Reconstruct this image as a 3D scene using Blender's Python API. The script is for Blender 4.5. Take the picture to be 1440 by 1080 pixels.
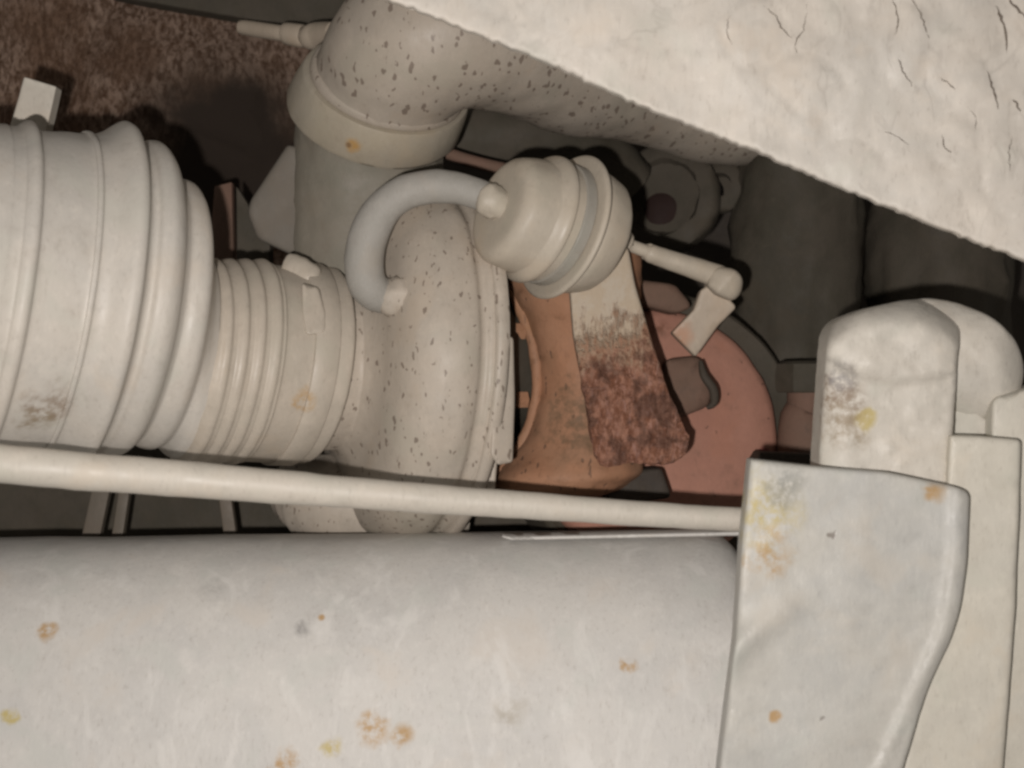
import bpy, bmesh, math, random
from mathutils import Vector, Matrix, noise
from mathutils.geometry import delaunay_2d_cdt

random.seed(7)
scene = bpy.context.scene
for o in list(bpy.data.objects):
    bpy.data.objects.remove(o)

# ------------------------------------------------------------------ camera
S = 0.0004            # metres per unit; the units are pixels of the photo on the plane through the turbocharger
D = 2000.0            # camera distance in the same units
cam_d = bpy.data.cameras.new('camera')
cam = bpy.data.objects.new('camera', cam_d)
scene.collection.objects.link(cam)
cam.location = (0, -D * S, 0)
cam.rotation_euler = (math.radians(90), 0, 0)
cam_d.lens = 50
cam_d.sensor_width = 36
cam_d.clip_start = 0.01
cam_d.clip_end = 50
cam_d.dof.use_dof = True
cam_d.dof.focus_distance = (D - 60) * S
cam_d.dof.aperture_fstop = 9.0
scene.camera = cam

# ------------------------------------------------------------------ light
world = bpy.data.worlds.new('World')
scene.world = world
world.use_nodes = True
bgn = world.node_tree.nodes['Background']
bgn.inputs[0].default_value = (1.0, 0.93, 0.85, 1)
bgn.inputs[1].default_value = 0.145

ld = bpy.data.lights.new('phone_flash', 'AREA')      # the phone's own flash, a little left of and below the lens
ld.shape = 'DISK'
ld.size = 0.012
ld.energy = 5.25
ld.color = (1.0, 0.94, 0.895)
lamp = bpy.data.objects.new('phone_flash', ld)
scene.collection.objects.link(lamp)
lamp.location = (-90 * S, -D * S, -78 * S)
lamp.rotation_euler = (math.radians(90), 0, 0)

scene.render.engine = 'CYCLES'
scene.view_settings.view_transform = 'Standard'
scene.view_settings.look = 'None'
scene.view_settings.exposure = 0
scene.view_settings.gamma = 1
scene.cycles.filter_width = 2.7

# ------------------------------------------------------------------ helpers
def W(px, py, z):
    k = (D - z) / D
    return Vector(((px - 720) * k, -z, (540 - py) * k)) * S

def K(z):
    return (D - z) / D * S

def thing(name, label, cat, at, group=None):
    o = bpy.data.objects.new(name, None)
    o.empty_display_size = 0.01
    scene.collection.objects.link(o)
    o.location = at
    o['label'] = label
    o['category'] = cat
    if group:
        o['group'] = group
    return o

def wloc(o):
    v = Vector((0, 0, 0))
    while o is not None:
        v += o.location
        o = o.parent
    return v

def link(name, verts, faces, mat, parent=None, smooth=True, at=None, angle=None):
    base = wloc(parent) if parent else Vector((0, 0, 0))
    if at is None:
        at = base
    me = bpy.data.meshes.new(name)
    me.from_pydata([tuple(Vector(v) - at) for v in verts], [], faces)
    bm = bmesh.new(); bm.from_mesh(me)
    bmesh.ops.recalc_face_normals(bm, faces=bm.faces)
    bm.to_mesh(me); bm.free()
    me.materials.append(mat)
    if smooth:
        me.polygons.foreach_set('use_smooth', [True] * len(me.polygons))
        if angle is not None:
            me.set_sharp_from_angle(angle=math.radians(angle))
    o = bpy.data.objects.new(name, me)
    scene.collection.objects.link(o)
    o.parent = parent
    o.location = at - base
    return o

def tag(o, label, cat, group=None):
    o['label'] = label
    o['category'] = cat
    if group:
        o['group'] = group
    return o

def frame(n):
    n = Vector(n).normalized()
    up = Vector((0, 0, 1)) if abs(n.z) < 0.9 else Vector((0, -1, 0))
    u = n.cross(up).normalized()
    v = u.cross(n).normalized()
    return n, u, v

def A(ax, ay, az):
    """direction from (right, up, towards the camera)"""
    return Vector((ax, -az, ay)).normalized()

def rough(p, amp, sc, oct=3):
    return noise.fractal(Vector(p) / (S * sc), 0.6, 2.2, oct) * amp

def smooth_st(st, n):
    """Catmull-Rom refine a list of tuples"""
    out = []
    for i in range(len(st) - 1):
        p0 = st[max(i - 1, 0)]; p1 = st[i]; p2 = st[i + 1]; p3 = st[min(i + 2, len(st) - 1)]
        for j in range(n):
            t = j / n
            out.append(tuple(0.5 * ((2 * b) + (-a + c) * t + (2 * a - 5 * b + 4 * c - d) * t * t + (-a + 3 * b - 3 * c + d) * t ** 3)
                             for a, b, c, d in zip(p0, p1, p2, p3)))
    out.append(tuple(st[-1]))
    return out

def loft_data(st, n, seg=96, caps=True, amp=0, sc=60, ex=2.0, sx=1.0):
    """st: (px, py, z, radius in px as seen) ring centres; n: ring normal"""
    n, u, v = frame(n)
    verts, faces = [], []
    for (px, py, z, r) in st:
        c = W(px, py, z); R = r * K(z)
        for i in range(seg):
            a = 2 * math.pi * i / seg
            ca, sa = math.cos(a), math.sin(a)
            x = math.copysign(abs(ca) ** (2 / ex), ca) * sx
            y = math.copysign(abs(sa) ** (2 / ex), sa)
            d = u * x + v * y
            p = c + d * R
            if amp:
                p = p + d * rough(p, amp * S, sc)
            verts.append(p)
    m = len(st)
    for j in range(m - 1):
        for i in range(seg):
            k = (i + 1) % seg
            faces.append((j * seg + i, j * seg + k, (j + 1) * seg + k, (j + 1) * seg + i))
    if caps:
        faces.append(tuple(range(seg - 1, -1, -1)))
        faces.append(tuple((m - 1) * seg + i for i in range(seg)))
    return verts, faces

def loft(name, st, n, mat, parent=None, seg=96, caps=True, amp=0, sc=60, ex=2.0, sx=1.0, angle=50):
    v, f = loft_data(st, n, seg, caps, amp, sc, ex, sx)
    return link(name, v, f, mat, parent, True, st[0] and (None if parent else W(*st[0][:3])), angle)

def lathe(name, c, n, prof, mat, parent=None, seg=96, amp=0, sc=60, angle=50, ref_z=None, sx=1.0):
    """c: world origin; prof: (distance along n, radius) in units; closed"""
    n, u, v = frame(n)
    verts, faces = [], []
    for (t, r) in prof:
        for i in range(seg):
            a = 2 * math.pi * i / seg
            d = u * math.cos(a) * sx + v * math.sin(a)
            p = c + n * t * S + d * max(r, 0.01) * S
            if amp:
                p = p + d * rough(p, amp * S, sc)
            verts.append(p)
    m = len(prof)
    for j in range(m - 1):
        for i in range(seg):
            k = (i + 1) % seg
            faces.append((j * seg + i, j * seg + k, (j + 1) * seg + k, (j + 1) * seg + i))
    faces.append(tuple(range(seg - 1, -1, -1)))
    faces.append(tuple((m - 1) * seg + i for i in range(seg)))
    return link(name, verts, faces, mat, parent, True, None if parent else c, angle)

def tube(name, pts, mat, parent=None, seg=40, sub=10, amp=0, sc=60, at=None, caps=True, angle=60):
    """pts: (px,py,z,r px)"""
    st = smooth_st(pts, sub)
    cs = [W(*p[:3]) for p in st]
    verts, faces = [], []
    u = None
    for i, c in enumerate(cs):
        t = (cs[min(i + 1, len(cs) - 1)] - cs[max(i - 1, 0)]).normalized()
        if u is None:
            _, u, _v = frame(t)
        u = (u - t * u.dot(t)).normalized()
        v = t.cross(u)
        R = st[i][3] * K(st[i][2])
        for j in range(seg):
            a = 2 * math.pi * j / seg
            d = u * math.cos(a) + v * math.sin(a)
            p = c + d * R
            if amp:
                p = p + d * rough(p, amp * S, sc)
            verts.append(p)
    m = len(cs)
    for j in range(m - 1):
        for i in range(seg):
            k = (i + 1) % seg
            faces.append((j * seg + i, j * seg + k, (j + 1) * seg + k, (j + 1) * seg + i))
    if caps:
        faces.append(tuple(range(seg - 1, -1, -1)))
        faces.append(tuple((m - 1) * seg + i for i in range(seg)))
    return link(name, verts, faces, mat, parent, True, None if parent else (at or cs[0]), angle)

def resample(poly, step):
    out = []
    n = len(poly)
    for i in range(n):
        a = Vector(poly[i]); b = Vector(poly[(i + 1) % n])
        k = max(1, int((b - a).length / step))
        for j in range(k):
            out.append(a.lerp(b, j / k))
    return out

def round_poly(poly, r):
    """round the corners of a polygon; r one number or one per corner"""
    out = []
    n = len(poly)
    for i in range(n):
        p = Vector(poly[i][:2]); a = Vector(poly[i - 1][:2]); b = Vector(poly[(i + 1) % n][:2])
        rr = poly[i][2] if len(poly[i]) > 2 else r
        rr = min(rr, (a - p).length * 0.48, (b - p).length * 0.48)
        if rr < 1:
            out.append(p); continue
        s = p + (a - p).normalized() * rr; e = p + (b - p).normalized() * rr
        for j in range(6):
            t = j / 5
            out.append((1 - t) ** 2 * s + 2 * t * (1 - t) * p + t * t * e)
    return out

def inside(p, poly):
    c = False; n = len(poly); j = n - 1
    for i in range(n):
        a, b = poly[i], poly[j]
        if (a.y > p.y) != (b.y > p.y) and p.x < (b.x - a.x) * (p.y - a.y) / (b.y - a.y) + a.x:
            c = not c
        j = i
    return c

def edge_dist(p, poly):
    best = 1e9; n = len(poly)
    for i in range(n):
        a = poly[i]; b = poly[(i + 1) % n]
        ab = b - a; t = max(0, min(1, (p - a).dot(ab) / max(ab.length_squared, 1e-9)))
        d = (p - (a + ab * t)).length
        if d < best: best = d
    return best

def cast(name, poly, zf, thick, mat, parent=None, step=14, corner=10, bev=8, amp=0, sc=50, jag=0, angle=60):
    """a solid slab: outline (px,py), front surface z=zf(x,y), straight sides going back"""
    if not callable(zf):
        z0 = zf; zf = lambda x, y: z0
    P = round_poly(poly, corner)
    R = resample(P, step)
    if jag:
        R = [p + Vector((noise.noise(Vector((p.x / 9, p.y / 9, 1))), noise.noise(Vector((p.x / 9, p.y / 9, 5))))) * jag for p in R]
    pts = list(R)
    nb = len(pts)
    # inset loop so the edge rounding is well sampled
    for f in (0.18, 0.5, 1.0):
        if bev < 1: break
        for i in range(nb):
            t = (R[(i + 1) % nb] - R[i - 1]).normalized()
            nrm = Vector((-t.y, t.x))
            q = R[i] + nrm * bev * f
            if not inside(q, R): q = R[i] - nrm * bev * f
            if inside(q, R) and edge_dist(q, R) > bev * f * 0.8:
                pts.append(q)
    xs = [p.x for p in R]; ys = [p.y for p in R]
    x = min(xs) + step
    while x < max(xs):
        y = min(ys) + step
        while y < max(ys):
            q = Vector((x + random.uniform(-.2, .2) * step, y + random.uniform(-.2, .2) * step))
            if inside(q, R) and edge_dist(q, R) > max(bev * 1.15, step * .5):
                pts.append(q)
            y += step
        x += step
    vo, eo, fo, *_ = delaunay_2d_cdt(pts, [(i, (i + 1) % nb) for i in range(nb)], [], 1, 1e-4)
    front = []
    bound = {}
    for i, p in enumerate(vo):
        d = edge_dist(p, R)
        z = zf(p.x, p.y)
        if bev > 0 and d < bev:
            q = 1 - d / bev
            z -= bev * (1 - math.sqrt(max(0, 1 - q * q)))
        v = W(p.x, p.y, z)
        if amp:
            v = v + Vector((0, -1, 0)) * rough(v, amp * S, sc)
        front.append(v)
    ecount = {}
    fo = [tuple(f) for f in fo]
    for f in fo:
        for i in range(len(f)):
            e = (f[i], f[(i + 1) % len(f)])
            ecount[e] = ecount.get(e, 0) + 1
    be = [e for e in ecount if (e[1], e[0]) not in ecount]
    n = len(front)
    verts = list(front); faces = list(fo); idx = {}
    for e in be:
        for k in e:
            if k not in idx:
                idx[k] = len(verts)
                verts.append(front[k] + Vector((0, thick * S, 0)))
    for a, b in be:
        faces.append((b, a, idx[a], idx[b]))
    # back: fan from a centre point
    cpt = len(verts)
    cen = Vector((0, 0, 0))
    for k in idx.values(): cen += verts[k]
    verts.append(cen / len(idx))
    for a, b in be:
        faces.append((idx[a], idx[b], cpt))
    c0 = W(sum(xs) / len(xs), max(ys), zf(sum(xs) / len(xs), max(ys)))
    return link(name, verts, faces, mat, parent, True, None if parent else c0, angle)

# ------------------------------------------------------------------ materials
SPOTS = []      # stains: moved onto the surface they sit on once everything is built
class NT:
    def __init__(s, name):
        s.m = bpy.data.materials.new(name); s.m.use_nodes = True
        s.t = s.m.node_tree; s.b = s.t.nodes['Principled BSDF']
        s.g = s.t.nodes.new('ShaderNodeNewGeometry')
        s.pos = s.vm('SCALE', s.g.outputs['Position'], scale=1 / (S * 100))    # 1 = 100 units
    def n(s, k, **kw):
        x = s.t.nodes.new(k)
        for a, b in kw.items(): setattr(x, a, b)
        return x
    def L(s, a, b): s.t.links.new(a, b)
    def vm(s, op, a, b=None, scale=None):
        x = s.n('ShaderNodeVectorMath', operation=op); s.L(a, x.inputs[0])
        if b is not None:
            if hasattr(b, 'links'): s.L(b, x.inputs[1])
            else: x.inputs[1].default_value = b
        if scale is not None: x.inputs['Scale'].default_value = scale
        return x.outputs['Value'] if op in ('LENGTH', 'DISTANCE') else x.outputs[0]
    def ma(s, op, a, b=0.0, clamp=False):
        x = s.n('ShaderNodeMath', operation=op, use_clamp=clamp)
        for i, q in enumerate((a, b)):
            if hasattr(q, 'links'): s.L(q, x.inputs[i])
            else: x.inputs[i].default_value = q
        return x.outputs[0]
    def map(s, vec, rot=(0, 0, 0), sc=(1, 1, 1)):
        x = s.n('ShaderNodeMapping'); s.L(vec, x.inputs[0])
        x.inputs['Rotation'].default_value = rot; x.inputs['Scale'].default_value = sc
        return x.outputs[0]
    def noise(s, vec, sc, det=3, rough=.55, dist=0.0):
        x = s.n('ShaderNodeTexNoise'); s.L(vec, x.inputs['Vector'])
        x.inputs['Scale'].default_value = sc; x.inputs['Detail'].default_value = det
        x.inputs['Roughness'].default_value = rough; x.inputs['Distortion'].default_value = dist
        return x.outputs['Fac']
    def ramp(s, f, a, b, lo=0.0, hi=1.0):
        x = s.n('ShaderNodeMapRange', interpolation_type='SMOOTHSTEP'); s.L(f, x.inputs[0])
        x.inputs[1].default_value = a; x.inputs[2].default_value = b
        x.inputs[3].default_value = lo; x.inputs[4].default_value = hi
        return x.outputs[0]
    def mix(s, f, a, b):
        x = s.n('ShaderNodeMix', data_type='RGBA')
        if hasattr(f, 'links'): s.L(f, x.inputs[0])
        else: x.inputs[0].default_value = f
        for i, q in ((6, a), (7, b)):
            if hasattr(q, 'links'): s.L(q, x.inputs[i])
            else: x.inputs[i].default_value = (*q, 1)
        return x.outputs[2]
    def specks(s, size=1.0, elong=3.0, rot=0.42, thr=0.16, amount=0.5):
        """scattered short dark dashes, as where the paint has missed or chipped"""
        v = s.map(s.pos, rot=(0, rot, 0), sc=(1.0, 0.6, 1.0 / elong))
        wob = s.n('ShaderNodeTexNoise'); s.L(v, wob.inputs['Vector']); wob.inputs['Scale'].default_value = 9
        v = s.vm('ADD', v, s.vm('SCALE', wob.outputs['Color'], scale=0.16))
        x = s.n('ShaderNodeTexVoronoi'); s.L(v, x.inputs['Vector']); x.inputs['Scale'].default_value = 6.0 / size
        sep = s.n('ShaderNodeSeparateColor'); s.L(x.outputs['Color'], sep.inputs[0])
        gate = s.ma('LESS_THAN', sep.outputs[0], amount)
        rad = s.ma('ADD', s.ma('MULTIPLY', sep.outputs[1], thr * .9), thr * .35)
        d = s.ma('SUBTRACT', rad, x.outputs['Distance'])
        return s.ma('MULTIPLY', s.ramp(d, -0.02, 0.06), gate)
    def spot(s, px, py, z, r, soft=.5, grain=12, thr=.5):
        """a stain with a place of its own, broken up by noise"""
        c = W(px, py, z) / (S * 100)
        wob = s.n('ShaderNodeTexNoise'); s.L(s.pos, wob.inputs['Vector']); wob.inputs['Scale'].default_value = 4; wob.inputs['Detail'].default_value = 4
        p = s.vm('ADD', s.pos, s.vm('SCALE', s.vm('SUBTRACT', wob.outputs['Color'], (.5, .5, .5)), scale=r / 100 * 1.6))
        d = s.vm('DISTANCE', p, tuple(c))
        SPOTS.append((s.m, d.node, px, py))
        f = s.ramp(d, r / 100, r / 100 * (1 - soft))
        nz = s.noise(s.pos, grain, 4, .7)
        return s.ma('MULTIPLY', f, s.ramp(nz, thr - .2, thr + .12))
    def done(s, col, rough=.55, bump=None, strength=.4, dist=.001, spec=.4, metal=0):
        if hasattr(col, 'links'): s.L(col, s.b.inputs['Base Color'])
        else: s.b.inputs['Base Color'].default_value = (*col, 1)
        if hasattr(rough, 'links'): s.L(rough, s.b.inputs['Roughness'])
        else: s.b.inputs['Roughness'].default_value = rough
        s.b.inputs['Specular IOR Level'].default_value = spec
        s.b.inputs['Metallic'].default_value = metal
        if bump is not None:
            x = s.n('ShaderNodeBump'); x.inputs['Strength'].default_value = strength; x.inputs['Distance'].default_value = dist
            s.L(bump, x.inputs['Height']); s.L(x.outputs[0], s.b.inputs['Normal'])
        return s.m

def paint(name, a, b, specks=None, spots=(), bump=.25, grain=1.0, rough=.55, dirt=.25, dirtcol=(.16, .13, .10), streak=0, wrinkle=0, spec=.35):
    t = NT(name)
    big = t.noise(t.pos, 0.8, 4, .6, .4)
    mid = t.noise(t.pos, 3.2 * grain, 5, .65)
    fine = t.noise(t.map(t.pos, rot=(0, .5, 0), sc=(1, 1, .35)), 22 * grain, 4, .7)
    col = t.mix(t.ramp(big, .35, .68), a, b)
    col = t.mix(t.ma('MULTIPLY', t.ramp(mid, .52, .74), .35), col, tuple(min(1, q * 1.22) for q in a))
    col = t.mix(t.ma('MULTIPLY', t.ramp(mid, .48, .22), dirt), col, dirtcol)
    col = t.mix(t.ma('MULTIPLY', t.ramp(fine, .54, .74), .24), col, dirtcol)
    col = t.mix(t.ma('MULTIPLY', t.ramp(fine, .46, .28), .30), col, tuple(min(.8, q * 1.25) for q in a))
    hue = t.noise(t.pos, 1.1, 3, .6, .3)
    c3 = tuple((a[k] + b[k]) / 2 * q for k, q in enumerate((1.05, .995, .94)))
    c4 = tuple((a[k] + b[k]) / 2 * q for k, q in enumerate((.94, .975, .96)))
    col = t.mix(t.ma('MULTIPLY', t.ramp(hue, .54, .7), .55), col, c3)
    col = t.mix(t.ma('MULTIPLY', t.ramp(hue, .46, .3), .55), col, c4)
    gr = t.noise(t.map(t.pos, rot=(0, .4, 0), sc=(1, 1, .45)), 5.5 * grain, 6, .75, .8)
    col = t.mix(t.ma('MULTIPLY', t.ramp(gr, .55, .78), dirt * .9), col, dirtcol)
    h = t.ma('ADD', t.ma('MULTIPLY', mid, .6), t.ma('MULTIPLY', fine, .3))
    if streak:
        sv = t.noise(t.map(t.pos, sc=(1, 1, .22)), 2.4, 4, .6, .6)
        col = t.mix(t.ma('MULTIPLY', t.ramp(sv, .52, .7), streak), col, tuple(min(1, q * 1.3) for q in b))
        h = t.ma('ADD', h, t.ma('MULTIPLY', sv, .4))
    if wrinkle:
        # fine cracks: thin level lines of a stretched noise, kept only here and there
        wv = t.map(t.pos, rot=(0, .3, 0), sc=(1, 1, .42))
        w1 = t.ma('ABSOLUTE', t.ma('SUBTRACT', t.noise(wv, 1.5, 2.5, .5, .25), .5))
        w2 = t.ma('ABSOLUTE', t.ma('SUBTRACT', t.noise(t.map(t.pos, rot=(0, -.5, 0), sc=(1, 1, .8)), .9, 3, .6, .8), .47))
        sx_ = t.n('ShaderNodeSeparateXYZ'); t.L(t.pos, sx_.inputs[0])
        far = t.ramp(sx_.outputs[0], .6, 4.4, .0, .5)
        gate = t.ma('MULTIPLY', t.ramp(t.noise(t.pos, 2.1, 3, .6), .47, .58), far)
        cr = t.ma('MULTIPLY', t.ramp(w1, .018, .003), gate)
        soft = t.ma('MULTIPLY', t.ramp(w2, .05, .0), t.ramp(t.noise(t.pos, 1.3, 2, .5), .42, .6, .0, 1))
        col = t.mix(t.ma('MULTIPLY', cr, .75 * wrinkle), col, (.14, .115, .095))
        col = t.mix(t.ma('MULTIPLY', soft, .16), col, (.22, .2, .17))
        h = t.ma('SUBTRACT', h, t.ma('MULTIPLY', cr, 1.6 * wrinkle))
        h = t.ma('SUBTRACT', h, t.ma('MULTIPLY', soft, 1.3 * wrinkle))
    if specks:
        m = t.specks(**specks)
        col = t.mix(t.ma('MULTIPLY', m, .62), col, (.085, .055, .04))
        h = t.ma('SUBTRACT', h, t.ma('MULTIPLY', m, .5))
    for (px, py, z, r, c, soft, thr) in spots:
        m = t.spot(px, py, z, r, soft, 8, thr)
        col = t.mix(t.ma('MULTIPLY', m, .8), col, c)
    return t.done(col, t.ramp(mid, .3, .7, rough - .08, rough + .12), h, bump, .0016, spec)

CREAM = (.50, .44, .365); CREAM2 = (.44, .40, .34)
GREY = (.50, .475, .44); GREY2 = (.43, .425, .41)
RUST = (.36, .20, .05); BROWN = (.16, .10, .055); YEL = (.42, .33, .09)

M = {}
M['duct'] = paint('painted_rubber', (0.475, 0.44, 0.39), (0.45, 0.425, 0.385), bump=.16, rough=.48, dirt=.22, spots=[(70, 570, 330, 45, BROWN, .8, .56), (60, 590, 330, 30, (.22, .17, .11), .7, .5)], spec=.3)
M['neck'] = paint('painted_reducer', (0.42, 0.37, 0.308), (0.39, 0.35, 0.293), bump=.12, rough=.45, dirt=.2, spots=[(430, 560, 90, 22, RUST, .8, .55)])
M['comp'] = paint('speckled_paint', (0.39, 0.34, 0.283), (0.365, 0.325, 0.275), specks=dict(size=.46, elong=2.0, thr=.27, amount=.7), bump=.2, rough=.5, dirt=.2)
M['pipe'] = paint('speckled_pipe_paint', (0.35, 0.303, 0.25), (0.335, 0.295, 0.248), specks=dict(size=.66, elong=1.7, thr=.31, amount=.85), bump=.18, rough=.5, dirt=.15)
M['tower'] = paint('dusty_dimmed_paint', (0.184, 0.165, 0.133), (0.162, 0.152, 0.122), bump=.35, grain=1.6, rough=.6, dirt=.3)  # dusty paint, its base also darkened to stand in for light falloff
M['collar'] = paint('collar_paint', (0.303, 0.27, 0.218), (0.318, 0.277, 0.211), bump=.15, rough=.5, dirt=.2, spots=[(496, 205, 60, 15, RUST, .6, .45), (490, 204, 60, 6, BROWN, .5, .4)])
M['act'] = paint('actuator_paint', (0.409, 0.358, 0.288), (0.391, 0.349, 0.288), bump=.12, rough=.48, dirt=.12)
M['tank'] = paint('tank_paint', (0.515, 0.498, 0.468), (0.475, 0.463, 0.44), bump=.28, rough=.56, dirt=.12, streak=.5, grain=.9, spec=.25,
                  spots=[(68, 888, 350, 17, RUST, .6, .42), (15, 1008, 380, 14, YEL, .6, .45), (452, 868, 350, 6, RUST, .5, .3), (885, 935, 380, 14, RUST, .7, .5),
                         (530, 1025, 400, 26, RUST, .7, .5), (425, 886, 350, 16, (.25, .24, .23), .7, .5), (300, 830, 350, 26, (.36, .35, .33), .9, .5), (720, 1000, 350, 30, (.36, .33, .28), .9, .5), (568, 1030, 400, 18, RUST, .7, .46), (470, 1050, 400, 18, YEL, .7, .52), (400, 1075, 400, 22, RUST, .7, .5)])
M['beam'] = paint('cast_beam_paint', (0.56, 0.515, 0.455), (0.53, 0.5, 0.452), bump=.22, rough=.52, dirt=.14, wrinkle=.3, grain=.8)
M['plate'] = paint('cover_plate_paint', (0.455, 0.44, 0.4), (0.42, 0.415, 0.39), bump=.3, rough=.48, dirt=.22, dirtcol=(.24, .235, .225), specks=dict(size=2.2, elong=1.4, thr=.13, amount=.4),
                   spots=[(1080, 720, 330, 60, YEL, .9, .52), (1085, 780, 330, 40, RUST, .9, .55), (1310, 690, 330, 18, RUST, .8, .45), (1092, 1008, 330, 10, RUST, .6, .35), (1110, 680, 330, 40, (.2, .2, .18), .9, .5)])
M['post'] = paint('post_paint', (0.54, 0.505, 0.445), (0.49, 0.465, 0.415), bump=.35, rough=.5, dirt=.15,
                  spots=[(1180, 560, 250, 45, BROWN, .8, .52), (1217, 588, 250, 18, YEL, .5, .42), (1190, 600, 250, 40, (.25, .19, .12), .8, .52), (1185, 530, 250, 26, (.15, .14, .14), .8, .52)])
M['rail'] = paint('rail_paint', (0.545, 0.515, 0.445), (0.515, 0.49, 0.43), bump=.2, rough=.5, dirt=.12)
M['rod'] = paint('rod_paint', (0.47, 0.43, 0.372), (0.455, 0.425, 0.37), bump=.15, rough=.5, dirt=.15)
M['hose'] = paint('grey_rubber', (0.298, 0.282, 0.255), (0.273, 0.261, 0.236), bump=.25, grain=1.8, rough=.65, dirt=.15)
M['fitting'] = paint('fitting_paint', (.50, .44, .35), (.47, .41, .33), specks=dict(size=.8, elong=1.5, thr=.25, amount=.4), bump=.4, rough=.5, spots=[(690, 285, 40, 10, RUST, .5, .4)])
M['band'] = paint('dull_grey_band', (0.27, 0.255, 0.225), (0.31, 0.29, 0.25), bump=.15, rough=.4, dirt=.3, spec=.5)
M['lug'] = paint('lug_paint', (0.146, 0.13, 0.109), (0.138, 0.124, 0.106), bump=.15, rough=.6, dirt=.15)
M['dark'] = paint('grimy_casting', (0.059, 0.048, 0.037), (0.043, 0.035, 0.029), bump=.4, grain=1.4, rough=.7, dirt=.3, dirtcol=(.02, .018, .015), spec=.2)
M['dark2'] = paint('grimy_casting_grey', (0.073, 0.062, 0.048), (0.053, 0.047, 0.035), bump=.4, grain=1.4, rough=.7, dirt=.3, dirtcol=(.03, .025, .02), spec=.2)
M['darkred'] = paint('grimy_red', (0.026, 0.014, 0.012), (0.022, 0.013, 0.011), bump=.2, rough=.7, dirt=.3, dirtcol=(.02, .01, .01), spec=.2)
M['black'] = paint('hole_black', (.012, .010, .009), (.010, .009, .008), bump=.1, rough=.8, dirt=.1, dirtcol=(.005, .005, .005), spec=.1)
M['orange'] = paint('heat_tinted_cast_iron', (0.315, 0.163, 0.095), (0.289, 0.163, 0.1), specks=dict(size=.5, elong=2.2, thr=.3, amount=.35), bump=.5, grain=1.5, rough=.65, dirt=.8, dirtcol=(.17, .09, .05), spec=.25,
                    spots=[(815, 590, 120, 75, (.13, .085, .05), .6, .53), (740, 450, 80, 40, (.28, .15, .08), .8, .5)])
M['pink'] = paint('pink_primer', (0.37, 0.19, 0.14), (0.33, 0.165, 0.12), specks=dict(size=.7, elong=1.3, thr=.2, amount=.2), bump=.25, grain=1.3, rough=.7, dirt=.55, dirtcol=(.19, .11, .08), spec=.2,
                  spots=[(1075, 636, -80, 14, (.12, .02, .02), .5, .3), (925, 460, -80, 26, (.17, .08, .05), .8, .5)])
M['boss'] = paint('brown_grime', (0.14, 0.092, 0.068), (0.165, 0.1, 0.075), bump=.4, grain=1.5, rough=.75, dirt=.4, dirtcol=(.07, .05, .04), spec=.15)
M['lever'] = paint('lever_paint', (0.387, 0.329, 0.261), (0.378, 0.315, 0.248), bump=.2, rough=.5, dirt=.2, spots=[(955, 475, -60, 30, (.40, .22, .14), .9, .35)])
M['strut'] = paint('dull_strut', (0.121, 0.099, 0.077), (0.11, 0.094, 0.074), bump=.2, rough=.6, dirt=.3)

def rust_plate():
    t = NT('half_rusted_paint')
    sep = t.n('ShaderNodeSeparateXYZ'); t.L(t.pos, sep.inputs[0])
    n1 = t.noise(t.pos, 3.0, 4, .7)
    nf = t.noise(t.map(t.pos, rot=(0, .5, 0), sc=(1, 1, .28)), 15, 5, .7, .6)
    zz = t.ma('ADD', sep.outputs[2], t.ma('MULTIPLY', t.ma('SUBTRACT', n1, .5), 1.5))
    zz = t.ma('ADD', zz, t.ma('MULTIPLY', t.ma('SUBTRACT', nf, .5), 1.1))
    zz = t.ma('ADD', zz, t.ma('MULTIPLY', sep.outputs[0], -.16))
    m = t.ramp(zz, 1.05, -.35)               # 1 = rust, grows downwards
    paintc = t.mix(t.ramp(n1, .4, .6), (.42, .365, .295), (.40, .33, .25))
    tan = t.mix(t.ramp(nf, .4, .6), (.33, .20, .13), (.38, .26, .18))
    r1 = t.mix(t.ramp(t.noise(t.map(t.pos, rot=(0, .5, 0), sc=(1, 1, .5)), 11, 5, .75), .40, .60), (.185, .08, .048), (.34, .175, .12))
    r1 = t.mix(t.ma('MULTIPLY', t.ramp(nf, .5, .66), .5), r1, (.42, .25, .21))
    r1 = t.mix(t.ma('MULTIPLY', t.ramp(t.noise(t.pos, 2.2, 3, .6), .5, .62), .55), r1, (.06, .035, .028))
    c = t.mix(t.ramp(m, .0, .6), paintc, tan)
    c = t.mix(t.ramp(m, .42, .95), c, r1)
    h = t.ma('MULTIPLY', t.ma('ADD', nf, t.noise(t.pos, 9, 5, .7)), t.ramp(m, .1, .7, .15, 1.0))
    return t.done(c, .8, h, .9, .003, .15)
M['rustplate'] = rust_plate()

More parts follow.
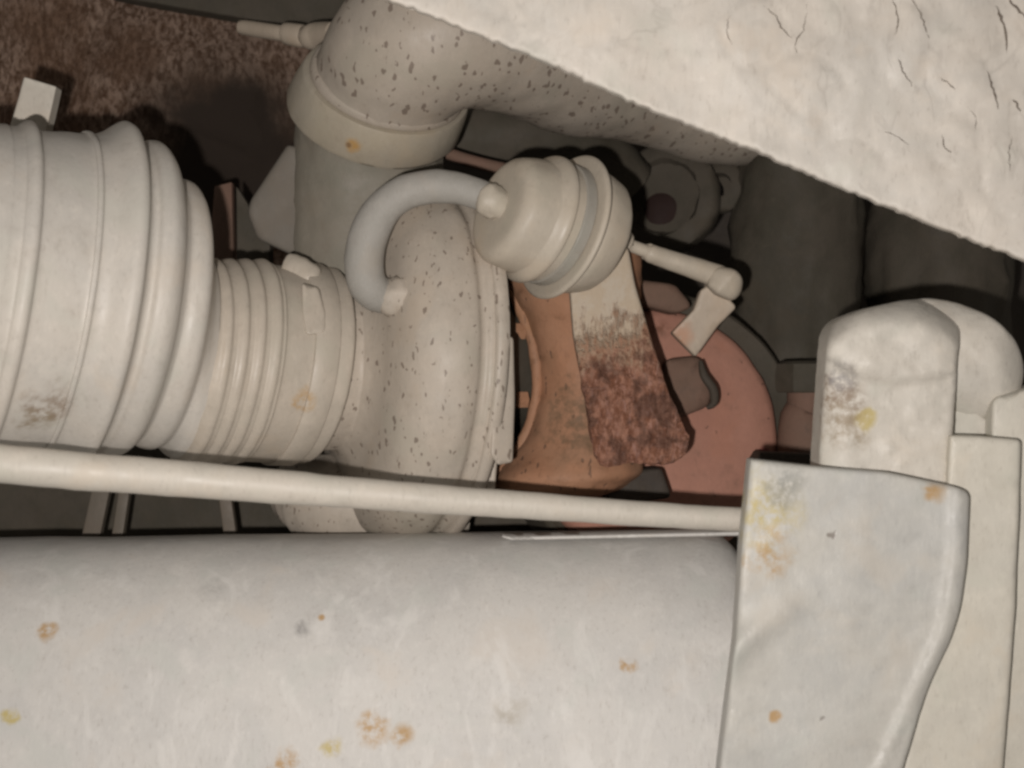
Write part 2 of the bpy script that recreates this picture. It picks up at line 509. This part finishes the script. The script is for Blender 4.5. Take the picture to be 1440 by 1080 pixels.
def felt():
    t = NT('brown_felt')
    n1 = t.noise(t.pos, .9, 4, .6)
    nf = t.noise(t.map(t.pos, rot=(0, -.45, 0), sc=(1, 1, .38)), 13, 6, .75, .4)
    sp = t.noise(t.map(t.pos, rot=(0, -.45, 0), sc=(1, 1, .5)), 30, 3, .7)
    c = t.mix(t.ramp(n1, .38, .62), (.23, .145, .10), (.40, .29, .225))
    c = t.mix(t.ramp(nf, .40, .60), (.12, .07, .045), c)
    c = t.mix(t.ma('MULTIPLY', t.ramp(sp, .56, .7), .5), c, (.34, .25, .20))
    # shade of the hollow, painted into the mat's colour as a dark patch
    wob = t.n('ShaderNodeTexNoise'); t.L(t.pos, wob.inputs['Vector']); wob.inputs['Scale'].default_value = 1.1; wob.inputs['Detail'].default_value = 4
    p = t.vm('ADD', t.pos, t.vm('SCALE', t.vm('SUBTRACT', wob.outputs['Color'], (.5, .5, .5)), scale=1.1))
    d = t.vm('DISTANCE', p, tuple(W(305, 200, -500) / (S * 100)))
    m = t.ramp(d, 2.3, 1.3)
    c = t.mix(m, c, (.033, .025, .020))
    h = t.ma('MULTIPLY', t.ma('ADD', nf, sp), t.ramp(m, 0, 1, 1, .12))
    return t.done(c, .9, h, .9, .004, .08)
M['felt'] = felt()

# ------------------------------------------------------------------ background wall
def bgz(x, y):
    return -760 + 60 * noise.noise(Vector((x / 260, y / 260, 2)))
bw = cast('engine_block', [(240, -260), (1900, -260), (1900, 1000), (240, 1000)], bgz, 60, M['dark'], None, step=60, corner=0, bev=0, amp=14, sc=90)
tag(bw, 'dark grimy engine block wall at the back of the bay', 'engine block')

def fz(x, y):
    # the mat sags away from the camera towards its middle, where shade is painted in
    d = math.hypot(x - 310, (y - 210) * .9)
    return -480 - 150 * max(0, 1 - d / 230) ** .6 + 10 * noise.noise(Vector((x / 60, y / 60, 0)))
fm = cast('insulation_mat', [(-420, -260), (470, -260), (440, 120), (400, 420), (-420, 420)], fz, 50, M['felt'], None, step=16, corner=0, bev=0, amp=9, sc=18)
tag(fm, 'brown fibrous insulation mat, its hollow middle painted dark as shade, behind the big ribbed duct', 'insulation mat')

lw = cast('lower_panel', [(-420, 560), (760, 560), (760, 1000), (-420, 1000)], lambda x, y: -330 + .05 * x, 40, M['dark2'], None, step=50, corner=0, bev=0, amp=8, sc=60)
tag(lw, 'dark olive sheet metal panel seen through the gap under the thin tube', 'panel')

# ------------------------------------------------------------------ frame strip along the top edge of the mat
ts = cast('frame_rail', [(150, -120), (560, -120), (520, 60), (480, 62), (340, 26), (200, 2), (150, -8)], -430, 40, M['dark2'], None, corner=6, bev=5, amp=3)
tag(ts, 'dark grey metal rail crossing the top of the brown mat', 'rail')

# ------------------------------------------------------------------ charge pipe and its collar
cdir = A(.27, .69, .67)
cp = thing('charge_pipe', 'wide beige elbow pipe with brown specks, bending right under the rough beam', 'pipe', W(528, 178, -40))
tube('pipe', [(534, 142, -40, 104), (546, 116, -12, 105), (568, 78, 28, 109), (608, 48, 48, 113), (668, 36, 25, 114), (740, 56, -45, 108), (815, 92, -140, 98), (900, 120, -240, 80), (1010, 150, -360, 80), (1140, 150, -480, 80)],
     M['pipe'], cp, seg=72, sub=12, amp=2.5, sc=80)
loft('collar', [(524, 163, -62, 108), (524.5, 162, -61, 117), (525, 161, -60, 122), (527, 157, -56, 124), (536, 137, -36, 122), (543, 121, -20, 119), (544.5, 118, -17, 117), (545, 117, -16, 106)], cdir, M['collar'], cp, seg=120, amp=1.2, sc=70)
loft('bead', smooth_st([(544, 119, -18, 106), (545, 117, -16, 110.5), (547, 112, -11, 111), (549, 108, -7, 109), (550, 106, -5, 104)], 3), cdir, M['pipe'], cp, seg=120)
tube('nipple', [(335, 38, -380, 8), (345, 39, -375, 10.5), (390, 46, -330, 11), (400, 47, -325, 11), (402, 47, -324, 15), (425, 51, -310, 16), (428, 51, -308, 12), (436, 52, -300, 18), (450, 50, -290, 19), (470, 45, -250, 14)], M['lever'], cp, sub=3, seg=20)

# ------------------------------------------------------------------ turbocharger
a1 = A(.92, -.05, -.38)
tc = thing('turbocharger', 'large turbocharger with speckled cream compressor housing and orange-tan hot side', 'turbocharger', W(600, 750, -120))
def zt(x0): return 60 - .53 * (x0 - 300)
prof = [(380, 118), (470, 120), (486, 126), (497, 150), (503, 180), (512, 212), (526, 233), (545, 246), (570, 252), (586, 251), (594, 246), (600, 246), (606, 250), (620, 250), (628, 240), (632, 150)]
loft('compressor_housing', smooth_st([(x - 6, 512 - (x - 480) * .02, zt(x), r) for x, r in prof], 5), a1, M['comp'], tc, seg=140, amp=3.2, sc=90)
loft('clamp_ring', [(x - 8, 508, zt(x), r) for x, r in ((610, 240), (611, 256), (614, 259), (622, 259), (627, 256), (629, 244), (632, 200))], a1, M['comp'], tc, seg=140, amp=1)
sc_ = tube('volute_scroll', [(384, 704, -150, 8), (390, 703, -148, 24), (404, 700, -144, 42), (430, 696, -134, 56), (470, 704, -110, 64), (560, 708, -100, 60), (650, 700, -120, 52)], M['comp'], tc, seg=48, amp=3)
loft('backplate', [(x - 8, 510, zt(x), r) for x, r in ((628, 225), (636, 228), (642, 215), (650, 150), (700, 110), (760, 100))], a1, M['dark2'], tc, seg=100, amp=1)
# rectangular clamp bridge on the flange
cast('clamp_block', [(694, 468), (722, 474, 6), (724, 560), (721, 650, 5), (700, 654), (690, 640), (694, 560)], lambda x, y: 138 - (x - 690) * .5 - (y - 510) * .05, 50, M['comp'], tc, corner=4, bev=4, step=8, amp=1.2)
cast('clamp_lug', [(681, 642), (700, 640), (696, 690), (682, 686)], 60, 40, M['comp'], tc, corner=4, bev=4, step=8, amp=2)
# outlet tower
tdir = A(.2, .8, .56)
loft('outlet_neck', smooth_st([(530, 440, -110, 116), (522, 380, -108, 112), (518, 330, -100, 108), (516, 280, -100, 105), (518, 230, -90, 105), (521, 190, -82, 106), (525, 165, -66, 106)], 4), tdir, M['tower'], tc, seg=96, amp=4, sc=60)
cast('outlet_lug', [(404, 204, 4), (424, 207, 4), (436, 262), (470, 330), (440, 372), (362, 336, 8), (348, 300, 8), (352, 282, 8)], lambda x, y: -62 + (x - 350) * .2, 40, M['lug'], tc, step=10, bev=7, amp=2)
# bearing housing / exhaust neck in orange, a waisted column
def orange():
    rows = [(352, 705, 900), (385, 706, 900), (410, 718, 900), (440, 733, 895), (470, 745, 890), (505, 753, 888), (540, 756, 886), (575, 750, 886), (610, 738, 890), (640, 720, 900), (662, 700, 905), (675, 692, 890), (688, 694, 870), (697, 720, 840)]
    rows = smooth_st(rows, 4)
    verts, faces = [], []
    seg = 56
    for (y, x0, x1) in rows:
        cx = (x0 + x1) / 2; r = (x1 - x0) / 2
        c = W(cx, y, -60)
        for i in range(seg):
            a = 2 * math.pi * i / seg
            d = Vector((math.cos(a), -math.sin(a) * .95, 0))
            p = c + d * r * K(-60)
            verts.append(p + d * rough(p, 4 * S, 40))
    m = len(rows)
    for j in range(m - 1):
        for i in range(seg):
            k = (i + 1) % seg
            faces.append((j * seg + i, j * seg + k, (j + 1) * seg + k, (j + 1) * seg + i))
    faces.append(tuple(range(seg))); faces.append(tuple((m - 1) * seg + i for i in range(seg)))
    return link('bearing_housing', verts, faces, M['orange'], tc, True, None, 60)
orange()
tube('housing_lip', [(708, 380, -58, 9), (728, 425, -50, 9), (747, 475, -45, 8), (756, 535, -42, 8), (748, 590, -45, 8), (726, 640, -48, 9), (700, 668, -55, 9)], M['orange'], tc, seg=20, amp=1.5, sc=30)
for (x, y) in ((733, 466), (737, 562)):
    b = lathe('bolt', W(x - 6, y, -50), A(.9, 0, -.3), [(-8, 10), (-5, 13), (10, 13), (12, 10)], M['orange'], tc, seg=6, angle=30)
# hot side disc
hd = A(.22, .12, .95)
hc = W(903, 618, -230)
lathe('turbine_housing', hc, hd, [(-30, 185), (0, 193), (60, 197), (72, 195), (80, 190), (86, 180), (92, 140), (94, 60), (95, 5)], M['pink'], tc, seg=140, amp=2.2, sc=90)
lathe('turbine_rim', W(912, 622, -250), hd, [(-60, 205), (-55, 224), (66, 229), (74, 226), (78, 220), (74, 214), (74, 190)], M['dark2'], tc, seg=140, amp=1.5)
cast('cast_boss', [(935, 505, 12), (985, 500, 14), (1004, 545, 14), (996, 572), (950, 590, 12), (925, 560)], -112, 50, M['boss'], tc, bev=14, step=8, amp=5, sc=20)
tube('cast_ridge', [(985, 508, -92, 3), (990, 528, -86, 6), (1003, 548, -84, 7), (1004, 566, -84, 6), (994, 574, -86, 3)], M['dark'], tc, seg=16, amp=1)
cast('top_boss', [(890, 392), (950, 400, 10), (975, 432, 12), (950, 442), (895, 428)], -120, 60, M['boss'], tc, bev=10, step=8, amp=3, sc=20)
cast('dark_slot', [(855, 664), (930, 658, 6), (945, 700), (850, 712)], -40, 60, M['dark'], tc, bev=6, step=8, amp=2, sc=20)  # solid dark slab: the darkness of a slot opening put in as colour

# ------------------------------------------------------------------ wastegate actuator
aa = A(.82, -.27, -.50)
wa = thing('boost_actuator', 'beige drum-shaped pressure actuator with double rims, in front of the rusty bracket', 'actuator', W(790, 420, 40))
def za(t): return 130 - t * .52
def ax(t): return (702 + t * .93, 292 + t * .28)
def AL(name, pr, mat, sub=0, **kw):
    st = [(*ax(t), za(t), r) for t, r in pr]
    if sub: st = smooth_st(st, sub)
    return loft(name, st, aa, mat, wa, seg=96, **kw)
AL('canister', [(-3, 1), (-3, 20), (-2.5, 50), (-1.5, 62), (1, 69), (6, 75), (14, 79), (40, 83), (55, 86), (60, 86), (98, 86), (112, 92), (140, 84), (150, 76), (158, 60), (166, 42), (176, 30), (178, 2)], M['act'], sub=3, amp=1.2, sc=50)
AL('rim', [(38, 80), (46, 86), (53, 92), (58, 93.5), (62, 92), (65, 84)], M['act'], sub=4)
AL('flange', [(92, 84), (93, 100), (94.5, 104), (97, 106), (100, 105), (102, 101), (103, 84)], M['act'], sub=4)
AL('band', [(76, 84), (77, 88), (79, 88.5), (88, 88.5), (91, 88), (92, 84)], M['band'], sub=3)
AL('port_boss', [(-14, 3), (-13, 14), (-10, 17), (0, 19), (4, 24), (6, 2)], M['fitting'], sub=2)
tube('rod', [(868, 337, 15, 17), (880, 342, 10, 17), (884, 344, 8, 12), (886, 345, 8, 9), (915, 356, 0, 9.5)], M['act'], wa, seg=24, sub=4)
tube('rod_sleeve', [(912, 355, 0, 9), (914, 356, 0, 13), (930, 362, -4, 13.5), (960, 372, -10, 14.5), (1000, 385, -20, 16), (1012, 390, -22, 16)], M['act'], wa, seg=28, sub=4, amp=1, sc=20)
cast('rod_end', [(996, 378, 5), (1006, 374, 5), (1034, 378, 14), (1046, 392, 12), (1042, 414, 12), (1030, 424, 12), (1008, 414, 6), (994, 402, 4)], lambda x, y: 8 - abs((x - 1020) * .35 + (y - 398) * .3), 34, M['act'], wa, step=5, corner=6, bev=11, amp=1.2, sc=20)
lathe('lock_nut', W(908, 353, 2), aa, [(0, 8), (1, 12.5), (9, 12.5), (10, 8)], M['act'], wa, seg=6, angle=30)
cast('lever', [(1003, 396, 4), (1036, 432, 6), (1010, 458), (978, 502, 4), (944, 468, 4), (975, 436), (985, 408)], lambda x, y: -20 - (y - 400) * .25, 22, M['lever'], wa, step=8, corner=4, bev=4, amp=1.2, sc=20)

br = cast('mounting_bracket', [(800, 395, 6), (832, 400), (868, 330, 20), (884, 350), (893, 400), (914, 470), (936, 540), (958, 590), (972, 622, 14), (958, 646, 14), (930, 655), (880, 650), (848, 657, 8), (836, 640), (822, 560), (806, 470)],
          lambda x, y: 52 - (x - 880) * .12 + (18 * max(0, min(1, (y - 470) / 80))), 26, M['rustplate'], None, step=5, corner=8, bev=5, amp=0, sc=12)
# eaten, flaking rust on the lower half
me = br.data
off = br.location
for v in me.vertices:
    w = v.co + off
    py = 540 - w.z / K(50)
    f = max(0, min(1, (py - 470) / 90))
    n_ = (noise.fractal(w / (S * 22), .8, 2.3, 4) * 9 + noise.fractal(w / (S * 9), .8, 2.3, 3) * 5) * f
    if v.normal.y < -.1: v.co.y -= n_ * S
    v.co.x += noise.noise(w / (S * 14)) * 2.5 * f * S
    v.co.z += noise.noise(w / (S * 12) + Vector((9, 9, 9))) * 4 * f * S
tag(br, 'steel bracket under the drum actuator, painted above and crusted with dark red rust below', 'bracket')

# ------------------------------------------------------------------ small curved hose
vh = thing('boost_hose', 'short grey rubber hose curving in a half loop from compressor to drum actuator', 'hose', W(560, 425, 110))
tube('hose', [(700, 284, 128, 21), (672, 273, 128, 22), (640, 264, 128, 22.5), (600, 263, 126, 23.5), (562, 275, 124, 25), (532, 303, 122, 26.5), (515, 345, 120, 28), (513, 385, 118, 28), (524, 408, 112, 27), (548, 418, 96, 24), (566, 420, 80, 20)], M['hose'], vh, seg=48, sub=10, amp=1.2, sc=60)
tube('hose_fitting', [(546, 419, 100, 22), (550, 419, 104, 27), (562, 416, 106, 28), (575, 415, 104, 26), (584, 416, 98, 22), (588, 417, 92, 15), (590, 417, 88, 5)], M['comp'], vh, seg=28, sub=4, amp=4, sc=14)
tube('hose_fitting', [(680, 277, 136, 18), (684, 279, 137, 24), (698, 286, 137, 23), (706, 289, 134, 20), (710, 290, 132, 8)], M['act'], vh, seg=28, sub=4, amp=2.5, sc=14)

# ------------------------------------------------------------------ intake duct
ID = thing('intake_duct', 'wide ribbed cream air duct narrowing into the turbocharger, entering from the left', 'duct', W(140, 650, 140))
ad = A(.875, -.135, -.465)
# eccentric hose: (x0, centre y, radius)
pr = [(-420, 408, 238), (-60, 408, 236), (-30, 409, 234), (-10, 409, 233), (-5, 410, 237), (2, 410, 241), (9, 410, 241), (14, 410, 237), (17, 411, 231), (30, 412, 229), (62, 412, 228), (84, 413, 227), (87, 413, 230.5), (93, 413, 230.5), (96, 413, 226), (106, 413, 227), (116, 413, 231), (128, 413, 239), (138, 413, 244), (146, 414, 243), (151, 415, 238), (155, 417, 224), (161, 417, 216),
      (168, 417, 215), (174, 417, 221), (182, 418, 223), (190, 420, 223), (199, 424, 218), (206, 428, 209), (210, 432, 198), (217, 434, 190), (222, 437, 189), (230, 440, 191), (240, 443, 190), (247, 446, 185), (251, 451, 177), (254, 460, 168), (257, 474, 160), (262, 490, 152), (270, 500, 146)]
loft('duct_body', smooth_st([(x - 6, y, zt(x), r) for x, y, r in pr], 4), ad, M['duct'], ID, seg=160, amp=1.6, sc=140)
# narrow reducer with fine ribs
rb = [(262, 500, 143)]
x = 268
while x < 352:
    rb += [(x, 508, 143.5), (x + 5, 508, 146.5), (x + 11, 508, 147), (x + 15, 509, 144), (x + 19, 509, 143.5)]
    x += 22
rb += [(356, 510, 141), (374, 511, 140), (392, 512, 139), (425, 512, 139), (440, 512, 139), (446, 512, 137), (449, 512, 130), (450, 512, 118)]
loft('reducer', smooth_st([(x, y, zt(x), r) for x, y, r in rb], 3), ad, M['neck'], ID, seg=140, amp=1.5, sc=120)
hc_ = loft('hose_clamp', [(x, 512, zt(x), r) for x, r in ((392, 137), (392.6, 142.5), (394, 143.5), (424, 143.5), (425.4, 142.5), (426, 137))], ad, M['neck'], ID, seg=140, amp=.8, sc=60)
tube('clamp_screw', [(402, 374, 42, 8), (404, 375, 42, 17), (414, 378, 46, 20), (432, 388, 52, 20), (443, 395, 54, 17), (446, 397, 54, 8)], M['neck'], hc_, seg=28, sub=4, amp=2, sc=20)
cast('clamp_strap', [(424, 398), (448, 404), (458, 440), (458, 468, 8), (430, 472, 8), (425, 440)], lambda x, y: 118 + (y - 430) * .38 - (x - 440) * .35 , 18, M['neck'], hc_, step=8, corner=5, bev=4)

st_ = cast('bracket_tab', [(34, 108, 3), (80, 122, 3), (62, 200), (8, 200)], lambda x, y: 60 - (y - 110) * .3, 22, M['rod'], None, step=8, corner=3, bev=3, amp=1)
tag(st_, 'small pale metal tab sticking up above the ribbed duct by the brown mat', 'tab')

# ------------------------------------------------------------------ thin tube across
tt = tube('steel_tube', [(-300, 610, 440, 31), (0, 652, 400, 27.5), (300, 677, 350, 25), (600, 701, 300, 21), (900, 722, 260, 17.5), (1080, 733, 240, 16), (1180, 738, 225, 16)], M['rod'], None, seg=40, sub=14, amp=1.2, sc=70)
tag(tt, 'long thin cream-painted steel tube running across just above the big tank', 'tube')

# ------------------------------------------------------------------ tank
tk = thing('air_tank', 'large smooth grey-white cylindrical tank filling the lower left with rust dots', 'tank', W(500, 1500, 60))
def tank():
    n = A(1, .012, 0)
    st = []
    c = W(720, 1184, 30)
    prof = [(-900, 428)] + [(x, 428) for x in range(-800, 180, 80)] + [(214, 428), (262, 427), (282, 424), (297, 418), (308, 408), (315, 394), (318, 374), (319, 300)]
    n, u, v = frame(n)
    seg = 160; verts = []; faces = []
    for (t, r) in prof:
        for i in range(seg):
            a = 2 * math.pi * i / seg
            ca, sa = math.cos(a), math.sin(a); ex = 2.35
            d = u * math.copysign(abs(ca) ** (2 / ex), ca) + v * math.copysign(abs(sa) ** (2 / ex), sa)
            d.y *= .58
            p = c + n * t * S + d * r * S
            verts.append(p + d * rough(p, 3 * S, 260))
    m = len(prof)
    for j in range(m - 1):
        for i in range(seg):
            k = (i + 1) % seg
            faces.append((j * seg + i, j * seg + k, (j + 1) * seg + k, (j + 1) * seg + i))
    faces.append(tuple(range(seg))); faces.append(tuple((m - 1) * seg + i for i in range(seg)))
    return link('shell', verts, faces, M['tank'], tk, True, None, 60)
tank()
cast('seam_lip', [(705, 755), (1060, 747), (1060, 753), (720, 760)], 120, 40, M['tank'], tk, step=10, corner=2, bev=3, amp=1)

# ------------------------------------------------------------------ struts under the tube
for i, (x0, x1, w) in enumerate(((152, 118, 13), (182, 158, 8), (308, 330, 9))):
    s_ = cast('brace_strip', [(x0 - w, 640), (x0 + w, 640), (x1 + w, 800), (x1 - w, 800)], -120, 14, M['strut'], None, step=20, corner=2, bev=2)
    tag(s_, ['wide dull strip leaning left in the gap under the thin tube', 'thin dull strip just right of the wide strip in the gap under the tube', 'rightmost dull strip, leaning right, in the gap under the tube'][i], 'strip', 'strips in the gap under the thin tube')

# ------------------------------------------------------------------ rough beam top right
def bz(x, y):
    # broad face, swelling a little, edge rolled
    f = max(0, min(1, (x - 850) / 350))
    dents = 0
    for (cx, cy, a, b, th) in ((1058, 40, 44, 58, -.3), (1342, 200, 34, 40, .2), (1352, 110, 52, 38, .5), (1200, 230, 50, 34, .3), (1270, 60, 40, 60, .1), (1140, 120, 60, 40, .6), (1420, 250, 40, 50, 0)):
        dx, dy = x - cx, y - cy
        u = (dx * math.cos(th) + dy * math.sin(th)) / a; v = (-dx * math.sin(th) + dy * math.cos(th)) / b
        q = math.hypot(u, v) + .18 * noise.noise(Vector((x / 22, y / 22, cx)))
        dents += 1.7 * math.exp(-((q - 1) / .13) ** 2) - (1.5 * max(0, 1 - q * q))
    return 330 - dents + 14 * noise.noise(Vector((x / 150, y / 150, 3))) + f * 4 * noise.noise(Vector((x / 42, y / 55, 8)))
bm_ = cast('cross_beam', [(350, -90), (540, -2), (640, 36), (760, 84), (900, 148), (1060, 212), (1240, 288), (1440, 366), (1640, 440), (1640, -160), (400, -200)], bz, 9, M['beam'], None, step=7, corner=20, bev=6, amp=2.2, sc=60, jag=4.0)
tag(bm_, 'broad cream-painted rough cast beam running diagonally across the upper right', 'beam')

M['crack'] = paint('bared_crack', (.15, .125, .10), (.11, .09, .075), bump=.1, rough=.8, dirt=.3)
cracks = [([(1070, 6), (1090, 22), (1103, 44), (1119, 56)], 1.3), ([(1256, -4), (1263, 28), (1259, 50)], 1.6), ([(1280, -6), (1298, 30), (1306, 56)], 1.6),
          ([(1262, 80), (1270, 100), (1286, 124)], 1.7), ([(1398, 6), (1411, 34), (1417, 80)], 3.2), ([(1386, 98), (1396, 126), (1405, 158)], 2.4),
          ([(1416, -4), (1430, 12), (1446, 28)], 2.6), ([(1424, 138), (1431, 148), (1436, 160)], 2.0), ([(1318, 108), (1332, 116), (1347, 130)], 1.2),
          ([(1424, 188), (1419, 214), (1421, 244)], 1.2), ([(1135, -4), (1131, 38), (1119, 60), (1122, 80)], 1.1), ([(1324, 186), (1330, 208), (1341, 216)], 1.4),
          ([(1028, 20), (1022, 42), (1030, 66)], .9), ([(1362, 150), (1372, 168), (1370, 186)], 1.0), ([(1240, 184), (1262, 192), (1280, 206)], .9)]
from mathutils.bvhtree import BVHTree
off = wloc(bm_)
btree = BVHTree.FromPolygons([v.co + off for v in bm_.data.vertices], [list(p.vertices) for p in bm_.data.polygons])
for path, wd in cracks:
    fine = smooth_st([(x, y) for x, y in path], 7)
    pts = []
    for i, (x, y) in enumerate(fine):
        x += 3.5 * noise.noise(Vector((x / 7, y / 7, 4))); y += 1.5 * noise.noise(Vector((x / 6, y / 6, 9)))
        hit = btree.ray_cast(Vector((0, -D * S, 0)), (W(x, y, 0) - Vector((0, -D * S, 0))).normalized())[0]
        z = -hit.y / S if hit is not None else 330
        f = math.sin(math.pi * (i + .4) / (len(fine) - .2)) ** .7
        pts.append((x, y, z - wd * .25, max(.25, wd * f * (.75 + .5 * noise.noise(Vector((x / 5, y / 5, 2)))))))
    tube('crack', pts, M['crack'], bm_, seg=6, sub=1, angle=180)

# ------------------------------------------------------------------ right-hand casting
mp = thing('mounting_post', 'cream cast post with bulging round top and yellow-brown stains, behind the cover plate', 'post', W(1250, 1080, 200))
def pz(x, y):
    z = 288
    # bulged top
    cx = 1258; hw = 95
    u = (x - cx) / hw
    yb = 535 - 4 + 14 * (1 - u * u) - 20 * (u < 0) * u * u
    if y < yb:
        f = max(0, min(1, (yb - y) / 16))
        z += 10 * (f * f * (3 - 2 * f))
    top = 420 + 36 * abs(u) ** 2.2
    z -= 60 * max(0, 1 - (y - top) / 42) ** 2
    z -= 16 * max(0, abs(u) - .6) ** 2 * 4
    return z
cast('post_body', [(1163, 466, 20), (1178, 448, 12), (1215, 434, 10), (1270, 422, 10), (1305, 420, 10), (1352, 454, 12), (1346, 520), (1340, 600), (1334, 720), (1148, 720), (1151, 640), (1157, 550)], pz, 45, M['post'], mp, step=7, corner=8, bev=7, amp=3.5, sc=35)
def bossz(x, y):
    # a stubby barrel leaning away to the right
    v = (y - (505 + (x - 1340) * .12)) / 92
    z = 180 + 78 * math.sqrt(max(0, 1 - min(1, abs(v)) ** 2.4))
    w = max(0, (x - 1395) / 48)
    return z - 40 * w * w
cast('round_boss', [(1285, 421, 6), (1306, 419, 8), (1340, 424, 20), (1396, 444, 30), (1432, 480, 30), (1443, 524, 24), (1430, 566, 24), (1385, 594, 20), (1330, 604), (1290, 560)], bossz, 60, M['post'], mp, step=8, corner=8, bev=5, amp=3, sc=40)
cast('web', [(1300, 520), (1385, 588, 8), (1470, 640), (1470, 720), (1300, 720)], 232, 50, M['post'], mp, step=12, corner=4, bev=4, amp=2)

sr = cast('side_rail', [(1336, 612, 4), (1380, 613), (1436, 618, 8), (1434, 700), (1428, 850), (1420, 960), (1404, 1180), (1250, 1180), (1300, 900), (1330, 700)], lambda x, y: 300, 60, M['rail'], None, step=12, corner=6, bev=7, amp=2, sc=60)
tag(sr, 'upright cream rail between the cover plate and the right edge', 'rail')
sr2 = cast('outer_flange', [(1395, 560, 12), (1470, 540), (1600, 560), (1600, 1180), (1340, 1180), (1390, 700)], lambda x, y: 262 , 60, M['rail'], None, step=20, corner=10, bev=8, amp=3)
tag(sr2, 'pale flange at the far right edge behind the upright rail', 'flange')

def plz(x, y):
    z = 335
    # shallow valley running up to the left, raised right border
    n1 = noise.noise(Vector((x / 120, y / 120, 7)))
    z += 6 * n1
    ex_ = 1361 - max(0, y - 770) * .15 if y < 880 else 1345 - (y - 880) * .46
    z += 5 * math.exp(-((x - ex_ + 15) / 8) ** 2)
    t = (x - 1045) * .75 + (y - 905) * .95      # diagonal crease
    z += 15 * math.exp(-(t / 26) ** 2) * max(0, 1 - (x - 1030) / 130)
    return z
cover = cast('cover_plate', [(1055, 645, 4), (1150, 656), (1250, 664), (1340, 683), (1364, 692, 22), (1360, 790), (1352, 850, 30), (1340, 895, 20), (1308, 960, 30), (1285, 1030), (1240, 1180), (1000, 1180), (1016, 1040), (1034, 900), (1043, 760)],
             plz, 26, M['plate'], None, step=8, corner=10, bev=8, amp=2.2, sc=70)
tag(cover, 'flat grey-cream cover plate with ochre stained corner in the lower right', 'plate')

# ------------------------------------------------------------------ dark shapes behind
fl = thing('pipe_flange', 'dark round bolted flange in the shade behind the drum actuator', 'flange', W(930, 340, -420))
fd = A(-.35, .1, .9)
lathe('ring', W(935, 280, -440), fd, [(-30, 92), (0, 96), (14, 94), (20, 86), (20, 66), (6, 60), (4, 40)], M['dark2'], fl, seg=60, amp=4, sc=30)
lathe('red_core', W(930, 295, -440), fd, [(-10, 30), (2, 32), (6, 26), (7, 8)], M['darkred'], fl, seg=40, amp=3)
lathe('ear', W(1012, 262, -430), fd, [(-20, 44), (6, 46), (12, 40), (12, 22), (-6, 18)], M['dark2'], fl, seg=40, amp=3)
lathe('ear_hole', W(1005, 268, -425), fd, [(-12, 19), (9, 19), (10, 4)], M['black'], fl, seg=24, sx=.7)  # solid black disc; the darkness of the hole is in its colour

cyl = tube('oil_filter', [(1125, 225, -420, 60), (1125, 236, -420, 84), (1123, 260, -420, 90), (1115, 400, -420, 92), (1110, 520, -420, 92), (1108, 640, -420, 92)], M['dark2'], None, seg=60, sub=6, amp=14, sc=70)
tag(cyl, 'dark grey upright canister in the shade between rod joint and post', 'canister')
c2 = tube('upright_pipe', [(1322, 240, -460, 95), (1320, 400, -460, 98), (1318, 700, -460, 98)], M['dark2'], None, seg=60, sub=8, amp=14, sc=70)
tag(c2, 'dark brownish upright pipe in the shade under the rough beam above the post', 'pipe')
cup = thing('drain_plug', 'small dark stepped plug between the pink disc and the post', 'plug', W(1130, 640, -200))
tube('cap', [(1128, 508, -190, 20), (1128, 512, -190, 36), (1128, 545, -190, 38), (1128, 552, -190, 34)], M['dark2'], cup, seg=6, sub=2, angle=30)
tube('stem', [(1136, 552, -190, 29), (1136, 580, -190, 29), (1134, 584, -190, 36), (1132, 625, -190, 38), (1130, 660, -190, 38)], M['boss'], cup, seg=32, sub=2, amp=2)
ldg = cast('ledge_strip', [(1070, 636), (1170, 640), (1170, 660), (1060, 652)], -60, 60, M['dark'], None, step=12, corner=2, bev=3)
tag(ldg, 'dark narrow ledge just above the cover plate top edge', 'ledge')
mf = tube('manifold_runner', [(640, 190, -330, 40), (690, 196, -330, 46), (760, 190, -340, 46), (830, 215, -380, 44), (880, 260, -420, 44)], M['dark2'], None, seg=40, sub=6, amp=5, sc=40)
tag(mf, 'dark manifold runner in the gap between the elbow pipe and the drum actuator', 'manifold')
ps = tube('copper_pipe', [(610, 208, -180, 8), (660, 226, -180, 9), (720, 240, -190, 9), (780, 250, -200, 8)], M['boss'], None, seg=16, sub=6)
tag(ps, 'thin brown pipe just above the curved grey hose', 'pipe')
sp_ = cast('heat_shield', [(302, 262), (326, 256), (330, 420), (290, 420)], -330, 20, M['boss'], None, step=20, corner=2, bev=2)
tag(sp_, 'narrow brown metal strip between the big duct and the compressor outlet', 'strip')
sp2 = cast('dark_bracket', [(332, 262), (350, 290), (380, 345), (380, 430), (334, 430)], -280, 30, M['dark2'], None, step=20, corner=2, bev=2)
tag(sp2, 'dark brown plate edge beside the compressor outlet lug', 'bracket')

# ------------------------------------------------------------------ lay each stain on its surface
from mathutils.bvhtree import BVHTree
trees = {}
for mat, node, px, py in SPOTS:
    if mat.name not in trees:
        vs, fs = [], []
        for o in scene.objects:
            if o.type == 'MESH' and o.data.materials[0] == mat:
                b = len(vs); off = wloc(o)
                vs += [v.co + off for v in o.data.vertices]
                fs += [[i + b for i in p.vertices] for p in o.data.polygons]
        trees[mat.name] = BVHTree.FromPolygons(vs, fs)
    o0 = Vector((0, -D * S, 0))
    hit = trees[mat.name].ray_cast(o0, (W(px, py, 0) - o0).normalized())[0]
    if hit is not None:
        node.inputs[1].default_value = hit / (S * 100)
    else:
        print('no surface for stain', mat.name, px, py)
